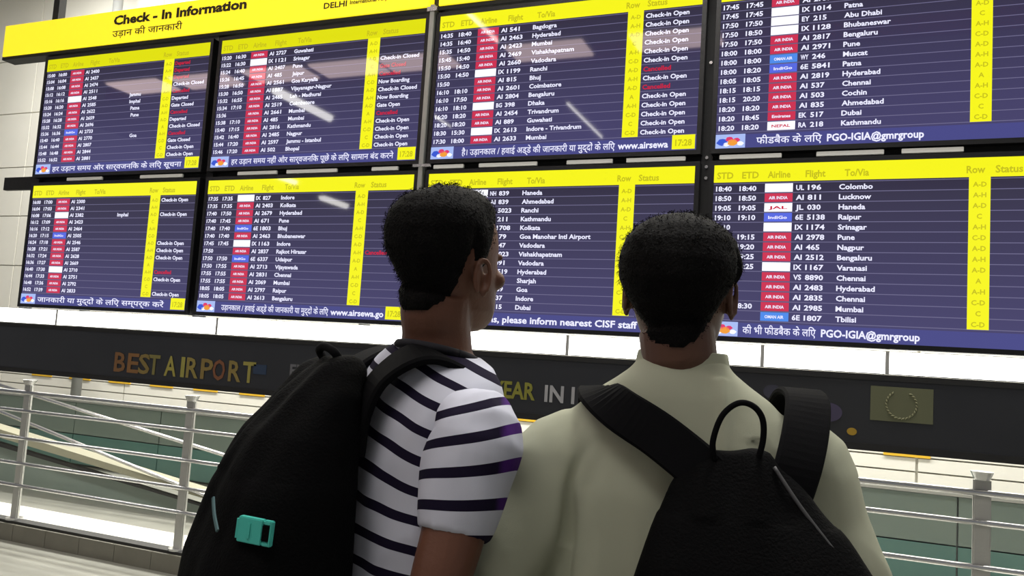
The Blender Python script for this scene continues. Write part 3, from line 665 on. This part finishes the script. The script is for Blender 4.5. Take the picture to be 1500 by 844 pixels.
def hair_on(root, HM, zback, zside, zfront, thick, m, seed=0, strands=5200, name='hair', quiff=0.0, nape_w=0.9):
    """close-cropped hair: a shell that thins out to nothing at the hairline, plus short strands"""
    K, L = 96, 52
    bo = [o for o in root.children if o.name.startswith('body')][0]
    tree = BVHTree.FromPolygons([v.co.copy() for v in bo.data.vertices], [tuple(p.vertices) for p in bo.data.polygons]); V = []; F = []; rnd = random.Random(seed); pts = []
    ZZ = [-0.03 + 0.2545 * (i / (L - 1)) for i in range(L)]
    base = [head_ring(max(z, 0), 0.0, K, nape=False) for z in ZZ]
    for r_, z_ in zip(base, ZZ):
        for q_ in r_: q_.z = z_
    th = {}
    for i in range(L):
        z = ZZ[i]
        F_, B_, wd = head_params(max(z, .03)); c = Vector((0, (F_ + B_) / 2 * 0.6, min(z, 0.13)))
        for j in range(K):
            p = base[i][j]
            a = math.atan2(p.x, p.y + 0.02)                  # 0 = face, pi = back
            aa = abs(a)
            if aa < 0.90: zl = zfront
            elif aa < 1.22: zl = zfront + (zside - zfront) * (aa - .90) / .32
            elif aa < 1.45: zl = zside
            elif aa < 1.62: zl = zside + .035 * (aa - 1.45) / .17
            elif aa < 1.80: zl = zside + .035 - (.035) * (aa - 1.62) / .18
            elif aa < 2.35: zl = zside + (zback - zside) * ((aa - 1.80) / .55) ** .7
            else: zl = zback
            zl += 0.006 * noise.noise(Vector((p.x * 40, p.y * 40, seed)))
            t = (z - zl) / 0.035
            t = max(-0.4, min(1.0, t))
            hh = thick(a, z) * t + 0.0022 * noise.noise(p * 30 + Vector((seed, 0, 0))) * max(t, 0) + 0.0008 * noise.noise(p * 120) * max(t, 0)
            if quiff and aa < 1.0: hh += quiff * max(0, 1 - abs(z - .20) / .035) * max(0, t) * (1 - aa)
            d = (p - c); d.z *= 0.9 if z > .12 else 0.25
            d = d.normalized() if d.length > 1e-6 else Vector((0, 0, 1))
            if aa > 1.5 and z < .12:                         # seat the hair on the real surface of skull and neck
                dw = (HM.to_3x3() @ d).normalized(); hit = tree.ray_cast(HM @ (p + d * .05), -dw, .09)
                if hit[0] is not None: p = HM.inverted() @ hit[0]
            q = p + d * (max(hh, 0.0012) if t > 0 else -0.004)
            V.append(tuple(HM @ q)); th[i * K + j] = t
            if t > 0.2 or (t > -0.38 and rnd.random() < 0.45 + t and i > 2): pts.append((HM @ (q if t > 0 else p), (HM.to_3x3() @ d).normalized(), t))
    for i in range(L - 1):
        for j in range(K):
            q = (i * K + j, i * K + (j + 1) % K, (i + 1) * K + (j + 1) % K, (i + 1) * K + j)
            if max(th[x] for x in q) > 0: F.append(q)
    top = len(V); tc = HM @ Vector((0, -0.004, 0.2245 + thick(0, .22)))
    V.append(tuple(tc))
    for j in range(K): F.append(((L - 1) * K + j, (L - 1) * K + (j + 1) % K, top))
    me = bpy.data.meshes.new(name); me.from_pydata(V, [], F); me.materials.append(m); me.shade_smooth()
    h = bpy.data.objects.new(name, me); col.objects.link(h); h.parent = root
    b = MB()
    for _ in range(strands):
        p, d, t = rnd.choice(pts)
        p = p + Vector((rnd.uniform(-1, 1), rnd.uniform(-1, 1), rnd.uniform(-1, 1))) * 0.004
        dd = (d * .35 + Vector((rnd.uniform(-1, 1), rnd.uniform(-1, 1), rnd.uniform(-1.6, .1))) * 0.7).normalized()
        sd = dd.cross(Vector((rnd.uniform(-1, 1), rnd.uniform(-1, 1), rnd.uniform(-1, 1)))).normalized() * 0.0006
        ln = rnd.uniform(.005, .010) * (0.5 + 0.5 * max(t, 0)); n = len(b.v); o_ = p - dd * 0.003
        b.v += [tuple(o_ - sd), tuple(o_ + sd), tuple(o_ + dd * ln)]; b.f.append((n, n + 1, n + 2))
    me = bpy.data.meshes.new('strands'); me.from_pydata(b.v, [], b.f); me.materials.append(m)
    s_ = bpy.data.objects.new('strands', me); col.objects.link(s_); s_.parent = h; s_['kind'] = 'stuff'
    return h

def fold(scale, amp, seed, stretch=(1, 1, 1)):
    st = Vector(stretch)
    def f(co, nm):
        p = Vector((co.x * st.x, co.y * st.y, co.z * st.z)) * scale + Vector((seed, seed * 2, 0))
        r = 1 - abs(noise.noise(p)) * 2.2
        return amp * (max(r, -0.5) * 0.6 + noise.noise(p * 2.3) * 0.4)
    return f

def shrug(p, k):
    """raises the left shoulder (k = amount)"""
    x, y, z = p; w = max(0, min(1, (z - 1.02) / .28)); w = w * w * (3 - 2 * w)
    return (x, y, z + max(-x, 0) * k * w)
# ---------------------------------------------------------------- man in the striped shirt
T1 = 1.660
arms1 = [(1, (0.184, -0.092, 1.045), (0.05, 0.125, 1.00)), (-1, (-0.225, -0.05, 1.085), (-0.225, 0.12, 0.87))]
man1, HM1, ring1, pants = person('man in a white shirt with dark stripes, head turned right, looking at the screens', (4.556, -2.675), math.radians(-33), T1, math.radians(19), math.radians(5), m_skin, arms1, edz=-.010, hoff=(0.005, 0.012), sj=(0.150, 0.38, -0.028), shr=0.30)
voxelize(pants, 'trousers', m_pants, man1, 0.008, 3, fold(9, .003, 3))
hair_on(man1, HM1, 0.014, 0.100, 0.178, lambda a, z: (0.005 + 0.010 * max(0, min(1, (z - .08) / .10)) * (.45 if abs(a) < 1.3 and z < .19 else 1) - .002 * max(0, min(1, (.06 - z) / .06))) , m_hair, 1, quiff=0.016)

def stripe_mat(name, per, duty, dark=(24, 18, 40), purple=(74, 34, 112)):
    m = cloth_mat(name, (204, 205, 218), (192, 194, 208))
    nt = m.node_tree; b = nt.nodes['Principled BSDF']
    at = nt.nodes.new('ShaderNodeAttribute'); at.attribute_name = 'stripe'
    fr_ = nt.nodes.new('ShaderNodeMath'); fr_.operation = 'FRACT'; nt.links.new(at.outputs['Fac'], fr_.inputs[0])
    ls = nt.nodes.new('ShaderNodeMath'); ls.operation = 'LESS_THAN'; ls.inputs[1].default_value = duty; nt.links.new(fr_.outputs[0], ls.inputs[0])
    mx = nt.nodes.new('ShaderNodeMix'); mx.data_type = 'RGBA'
    src = b.inputs['Base Color'].links[0].from_socket
    nt.links.new(ls.outputs[0], mx.inputs[0]); nt.links.new(src, mx.inputs[6])
    a2 = nt.nodes.new('ShaderNodeAttribute'); a2.attribute_name = 'purple'
    m2 = nt.nodes.new('ShaderNodeMix'); m2.data_type = 'RGBA'; m2.inputs[6].default_value = (*lin(dark), 1); m2.inputs[7].default_value = (*lin(purple), 1)
    nt.links.new(a2.outputs['Fac'], m2.inputs[0]); nt.links.new(m2.outputs[2], mx.inputs[7])
    nt.links.new(mx.outputs[2], b.inputs['Base Color'])
    return m
m_str = stripe_mat('striped_jersey', 1, 0.33)
th1 = math.radians(60)
def add_attr(o, name, fn):
    me = o.data; at = me.attributes.new(name, 'FLOAT', 'POINT')
    at.data.foreach_set('value', [fn(v.co) for v in me.vertices])
sb = MB()
sb.ring_loft([ring1(T1 - a, x, y, c) for a, x, y, c in ((.268, .074, .064, -.012), (.284, .100, .078, -.010), (.308, .132, .082, -.016), (.338, .156, .088, -.022), (.375, .166, .090, -.030), (.43, .168, .096, -.028), (.52, .156, .090, -.034), (.63, .152, .092, -.032), (.72, .164, .104, -.022), (.80, .176, .118, -.014), (.84, .176, .120, -.012))])
sb.v = [shrug(v, .30) for v in sb.v]
shirt = voxelize(sb, 'shirt', m_str, man1, 0.0055, 3, fold(8, .009, 1, (1, 1, .55)))
def st_t(co):
    L = co.x * math.cos(th1) + co.y * math.sin(th1)
    k = 0.08 + 0.40 * max(0, min(1, (co.z - 1.12) / 0.22))
    return (co.z + k * (L + 0.02) + 0.004 * noise.noise(co * 14)) / 0.043 + 0.35
add_attr(shirt, 'stripe', st_t); add_attr(shirt, 'purple', lambda c: 0.0)
for sx, el, wr in arms1:
    s0 = Vector((sx * 0.154, -0.028, T1 - 0.380)); el = Vector(el); ax = (el - s0).normalized(); hem = s0 + ax * 0.142
    q = MB(); q.tube(spline([s0 + Vector((-sx * .035, 0, .012)), s0 + Vector((sx * .005, 0, 0)), s0 + ax * .05, s0 + ax * .10, hem], 4), spl1([.056, .066, .068, .061, .051], 4), 26)
    q.v = [shrug(v, .30) for v in q.v]
    slv = voxelize(q, 'sleeve', m_str, shirt, 0.0045, 3, fold(10, .007, 5 + sx, (1, 1, .7)))
    def st_s(co, s0=s0, ax=ax, sx=sx):
        d = (co - s0).dot(ax)
        lat = (co.x - s0.x) * math.cos(th1) * sx + (co.y - s0.y) * math.sin(th1)
        return (-d - (0.42 - 1.6 * d) * lat - 1.2 * lat ** 2) / 0.045 + 0.47
    add_attr(slv, 'stripe', st_s); add_attr(slv, 'purple', lambda c: max(0, min(1, ((c.x * math.cos(th1) + c.y * math.sin(th1)) - 0.085) / 0.01)))
    h = MB(); rg = []
# dark ribbed collar
ck = MB(); pts = []
for i in range(25):
    a = 2 * PI * i / 24
    pts.append((0.068 * math.cos(a), -0.014 + 0.062 * math.sin(a), T1 - 0.262 - 0.012 * math.sin(a)))
ck.tube(pts, 0.007, 8); ck.build('collar', mat('collar_navy', (20, 18, 26), 0.9), shirt, smooth=True)

# ---------------------------------------------------------------- man in the pale shirt
T2 = 1.624
arms2 = [(1, (0.250, 0.00, 1.04), (0.225, 0.17, 0.90)), (-1, (-0.288, -0.062, 1.04), (-0.225, 0.06, 0.86))]
m_skin2 = mat('skin_tan', (98, 68, 54), 0.5, spec=0.35, mix=((88, 60, 48), 12), bump=(160, 0.08))
man2, HM2, ring2, pants = person('man in a pale green collared shirt seen straight from behind, facing the screens', (4.930, -2.578), math.radians(14), T2, math.radians(-10), math.radians(4), m_skin2, arms2, edz=.012, hoff=(-0.010, 0), sj=(0.172, 0.39, 0))
voxelize(pants, 'trousers', m_pants2, man2, 0.008, 3, fold(9, .003, 8))
hair_on(man2, HM2, 0.036, 0.115, 0.188, lambda a, z: 0.007 + 0.012 * max(0, min(1, (z - .08) / .06)), m_hair, 4)
m_lin = cloth_mat('pale_linen', (204, 206, 182), (192, 195, 170), bstr=0.6)
m_lin.node_tree.nodes['Principled BSDF'].inputs['Sheen Weight'].default_value = 0.1
sb = MB()
sb.ring_loft([ring2(T2 - a, x, y, c) for a, x, y, c in ((.213, .066, .063, -.016), (.230, .078, .071, -.015), (.250, .104, .082, -.012), (.272, .136, .095, -.006), (.302, .166, .106, 0), (.345, .188, .116, 0), (.42, .198, .128, .002), (.52, .200, .132, .004), (.63, .205, .134, .004), (.72, .208, .138, 0), (.82, .214, .144, -.004), (.88, .216, .146, -.004))])
for sx, el, wr in arms2:
    s0 = Vector((0.186, 0, T2 - 0.368)) if sx > 0 else Vector((-0.166, -.012, T2 - 0.380)); el = Vector(el); wr = Vector(wr)
    sb.tube(spline([s0 + Vector((-sx * .05, 0, .012)), s0 + Vector((sx * .006, 0, 0)), s0 * .6 + el * .4, el + Vector((0, -.006, 0)), el * .5 + wr * .5, wr + (el - wr) * .1], 4), spl1([.060, .073, .075, .070, .054, .042], 4), 26)
def fold2(co, nm):
    d = fold(5.5, .012, 2, (1.2, 1, .5))(co, nm) + fold(13, .0045, 5, (1, 1, .55))(co, nm)
    d *= max(0.15, min(1, (T2 - .27 - co.z) / .10))
    # deep creases running down from the armpits, and a centre-back pleat
    for sx in (-1, 1):
        u = co.x * sx - (0.160 - 1.2 * max(0, co.z - 1.20) ** 2 * 4)
        if co.y < 0.06: d -= 0.013 * math.exp(-(u / 0.0095) ** 2) * max(0, min(1, (1.29 - co.z) / .06))
        u = co.x * sx - (0.130 + 0.35 * (1.22 - co.z))
        if co.y < 0 and 1.12 < co.z < 1.30: d -= 0.004 * math.exp(-(u / 0.014) ** 2)
    if co.y < 0 and co.z < T2 - .24: d += 0.008 * math.exp(-((co.x - .052 - .006 * math.sin(co.z * 25)) / 0.010) ** 2) * max(0, min(1, (co.z - 1.1) / .1))
    return d
shirt2 = voxelize(sb, 'shirt', m_lin, man2, 0.0055, 3, fold2)
cb = MB(); rg = []
for (dz, r, th) in ((-.262, 1.02, 0), (-.248, 1.02, 0), (-.232, 1.0, 0), (-.212, .965, 0), (-.203, .94, 0), (-.201, .915, 0), (-.205, .89, 0), (-.225, .90, 0)):
    rg.append([Vector((0.074 * r * math.cos(2 * PI * j / 40), -0.016 + 0.070 * r * math.sin(2 * PI * j / 40), T2 + dz - (0.016 if math.sin(2 * PI * j / 40) > .3 else 0) * math.sin(2 * PI * j / 40))) for j in range(40)])
cb.ring_loft(rg, closed=False); cb.build('collar', m_lin, shirt2, smooth=True)
# ================================================================ BACKPACKS
m_bag = mat('bag_nylon_black', (6, 6, 7), 0.8, spec=0.06, mix=((9, 9, 10), 12), bump=(260, 0.3))
m_bag2 = mat('bag_strap_black', (14, 14, 16), 0.85, spec=0.06, bump=(900, 0.15))
m_bagp = mat('bag_piping', (26, 26, 28), 0.6)
m_seam = mat('bag_seam_grey', (60, 60, 62), 0.6)
m_teal = mat('teal_plastic', (70, 186, 172), 0.45, bump=(80, 0.05)); m_web = mat('teal_webbing', (72, 100, 104), 0.8)

def loc_man(root, p): return root.matrix_world @ Vector(p)
# --- bag of the man in pale
bag2 = empty('backpack', (4.930, -2.578, 0.0), 'black soft backpack with a thin carrying loop, worn by the man in the pale shirt', 'backpack', rz=math.radians(14))
def rr_(z, x0, x1, y0, y1, n=3.2, k=40):
    cx, cy, hx, hy = (x0 + x1) / 2, (y0 + y1) / 2, (x1 - x0) / 2, (y1 - y0) / 2
    return [Vector((cx + hx * sgp(math.cos(2 * PI * j / k), 2 / n), cy + hy * sgp(math.sin(2 * PI * j / k), 2 / n), z)) for j in range(k)]
k = MB(); k.ring_loft([rr_(*r) for r in ((.70, -.04, .20, -.22, -.145, 2.6), (.72, -.10, .26, -.26, -.143, 3), (.78, -.115, .28, -.285, -.142, 3), (.92, -.11, .28, -.29, -.14, 3), (1.06, -.08, .268, -.27, -.138, 3), (1.14, -.055, .245, -.245, -.136, 2.8), (1.19, -.04, .215, -.22, -.135, 2.6), (1.235, -.022, .175, -.195, -.134, 2.5), (1.265, -.005, .14, -.178, -.134, 2.4), (1.285, .02, .115, -.165, -.135, 2.2))])
def bagfold(co, nm):
    return 0.006 * noise.noise(Vector((co.x * 22, co.y * 10, co.z * 6))) * (1 if co.z < 1.2 else 2.0)
voxelize(k, 'main_body', m_bag, bag2, 0.006, 3, bagfold)
pc = MB(); pc.ring_loft([rr_(*r) for r in ((.74, -.03, .20, -.31, -.25, 3), (.78, -.05, .22, -.325, -.25, 3), (.96, -.04, .215, -.32, -.25, 3), (1.02, -.02, .20, -.295, -.24, 2.6))])
voxelize(pc, 'front_pocket', m_bag, bag2, 0.007, 3, bagfold)
MB().tube(spline([(-.03, -.285, 1.0), (.08, -.312, 1.025), (.19, -.285, 1.0)], 6), 0.004, 6).build('zip', m_bagp, bag2)
MB().tube(spline([(.118, -.176, 1.272), (.150, -.196, 1.225), (.190, -.214, 1.175), (.236, -.225, 1.12), (.262, -.235, 1.06), (.272, -.25, .92)], 6), 0.0028, 6).build('piping', m_seam, bag2, smooth=True)
# loop
MB().tube(spline([(.040, -.172, 1.275), (.036, -.178, 1.30), (.046, -.182, 1.335), (.066, -.184, 1.354), (.086, -.184, 1.352), (.100, -.180, 1.335), (.102, -.176, 1.305), (.095, -.168, 1.27)], 6), 0.0042, 8).build('carry_loop', m_bag2, bag2, smooth=True)
def strap(name, pts, sides, wd, root, m=m_bag2, th=0.012):
    P = spline(pts, 6); n = len(pts); S = []
    sv = spline(sides, 6)
    return MB().ribbon(P, wd, th, sv).build(name, m, root, smooth=False)
strap('shoulder_strap', [(-.13, .14, 1.08), (-.135, .135, 1.20), (-.133, .095, 1.31), (-.130, .03, 1.352), (-.124, -.062, 1.352), (-.090, -.118, 1.330), (-.035, -.146, 1.30), (.02, -.165, 1.262), (.05, -.165, 1.235)],
      [(1, 0, 0), (1, 0, 0), (1, 0, 0), (1, .1, 0), (.9, .1, .35), (.75, .1, .65), (.65, 0, .75), (.65, 0, .75), (.7, 0, .7)], [.066] * 49, bag2)
strap('shoulder_strap', [(.15, .140, 1.08), (.160, .138, 1.20), (.168, .105, 1.30), (.178, .03, 1.366), (.182, -.05, 1.366), (.172, -.108, 1.33), (.155, -.148, 1.275), (.135, -.162, 1.215), (.12, -.165, 1.18)],
      [(1, 0, 0), (1, 0, 0), (1, 0, 0), (1, 0, 0), (1, .05, -.05), (1, .1, -.12), (1, .15, -.12), (1, .2, -.15), (1, .2, -.15)], [.064] * 49, bag2)
# --- bag of the striped man
bag1 = empty('backpack', (4.556, -2.675, 0.0), 'bulky black backpack with a teal buckle, worn by the man in the striped shirt', 'backpack', rz=math.radians(-33))
k = MB(); k.ring_loft([rr_(*r) for r in ((.68, -.17, .03, -.30, -.15, 2.6), (.70, -.21, .07, -.34, -.146, 3), (.78, -.22, .09, -.365, -.143, 3), (.95, -.22, .09, -.37, -.14, 3), (1.08, -.215, .085, -.355, -.138, 3), (1.18, -.205, .075, -.325, -.136, 2.8), (1.26, -.19, .06, -.285, -.134, 2.6), (1.32, -.175, .04, -.24, -.13, 2.5), (1.36, -.16, .01, -.20, -.125, 2.4), (1.38, -.13, -.03, -.175, -.125, 2.2))])
voxelize(k, 'main_body', m_bag, bag1, 0.006, 3, bagfold)
pc = MB(); pc.ring_loft([rr_(*r) for r in ((.74, -.17, .04, -.39, -.33, 3), (.78, -.18, .05, -.405, -.33, 3), (.94, -.17, .05, -.395, -.33, 3), (1.02, -.15, .03, -.37, -.32, 2.6))])
voxelize(pc, 'front_pocket', m_bag, bag1, 0.007, 3, bagfold)
pk = MB(); pk.ring_loft([rr_(*r) for r in ((.72, .06, .115, -.33, -.19, 2.6), (.76, .06, .125, -.34, -.18, 2.8), (.96, .06, .12, -.33, -.18, 2.8), (1.0, .06, .10, -.31, -.2, 2.5))])
voxelize(pk, 'side_pocket', m_bag, bag1, 0.007, 3, bagfold)
MB().tube(spline([(-.16, -.372, 1.02), (-.06, -.384, 1.035), (.04, -.372, 1.02)], 6), 0.0035, 6).build('zip', m_bagp, bag1, smooth=True)
MB().tube(spline([(-.09, -.165, 1.37), (-.10, -.175, 1.388), (-.07, -.18, 1.396), (-.04, -.175, 1.388), (-.04, -.16, 1.37)], 6), 0.007, 8).build('haul_loop', m_bag2, bag1, smooth=True)
strap('shoulder_strap', [(.10, .09, 1.06), (.096, .085, 1.18), (.088, .064, 1.27), (.080, .022, 1.345), (.076, -.035, 1.384), (.062, -.085, 1.392), (.03, -.125, 1.355), (.01, -.145, 1.30), (.0, -.15, 1.24)],
      [(1, 0, 0), (1, 0, 0), (1, -.1, 0), (1, -.1, -.1), (.95, -.1, -.2), (.9, -.2, -.25), (.95, -.2, -.1), (1, -.1, 0), (1, 0, 0)], spl1([.045, .046, .05, .056, .066, .078, .080, .078, .078], 6), bag1, th=.014)
strap('shoulder_strap', [shrug(p, .30) for p in ((-.12, .145, 1.06), (-.13, .135, 1.18), (-.135, .10, 1.29), (-.138, .04, 1.352), (-.138, -.03, 1.356), (-.13, -.09, 1.335), (-.12, -.128, 1.30), (-.11, -.145, 1.26), (-.10, -.15, 1.22))],
      [(1, 0, 0)] * 9, [.072] * 49, bag1, th=.014)
# teal side-release buckle and its webbing on the near side of the bag
Bk = Matrix.Translation(Vector((0.068, -0.311, 1.142))) @ Matrix.Rotation(math.radians(38), 4, 'Z') @ Matrix.Rotation(math.radians(3), 4, 'Y')
def place(mb): mb.v = [tuple(Bk @ Vector(v)) for v in mb.v]; return mb
q = MB(); q.box(-.026, .012, -.005, .005, -.017, .017); q.box(.012, .024, -.004, .004, -.017, -.011); q.box(.012, .024, -.004, .004, .011, .017); q.box(.022, .026, -.004, .004, -.017, .017)
bk = place(q).build('buckle', m_teal, bag1, bevel=0.0012)
q = MB(); q.box(-.029, -.026, -.004, .004, -.013, .013); q.box(-.010, -.006, -.0065, -.005, -.010, .010); place(q).build('prong_bar', m_teal, bk)
q = MB(); q.box(.012, .022, -.0045, .003, -.010, .010); place(q).build('slot', m_bag, bk)
MB().ribbon(spline([(-0.036, -0.342, 1.170), (-0.016, -0.344, 1.150), (0.006, -0.344, 1.132)], 5), 0.006, 0.003, [(0.3, .3, 1)] * 11).build('teal_webbing', m_web, bag1)
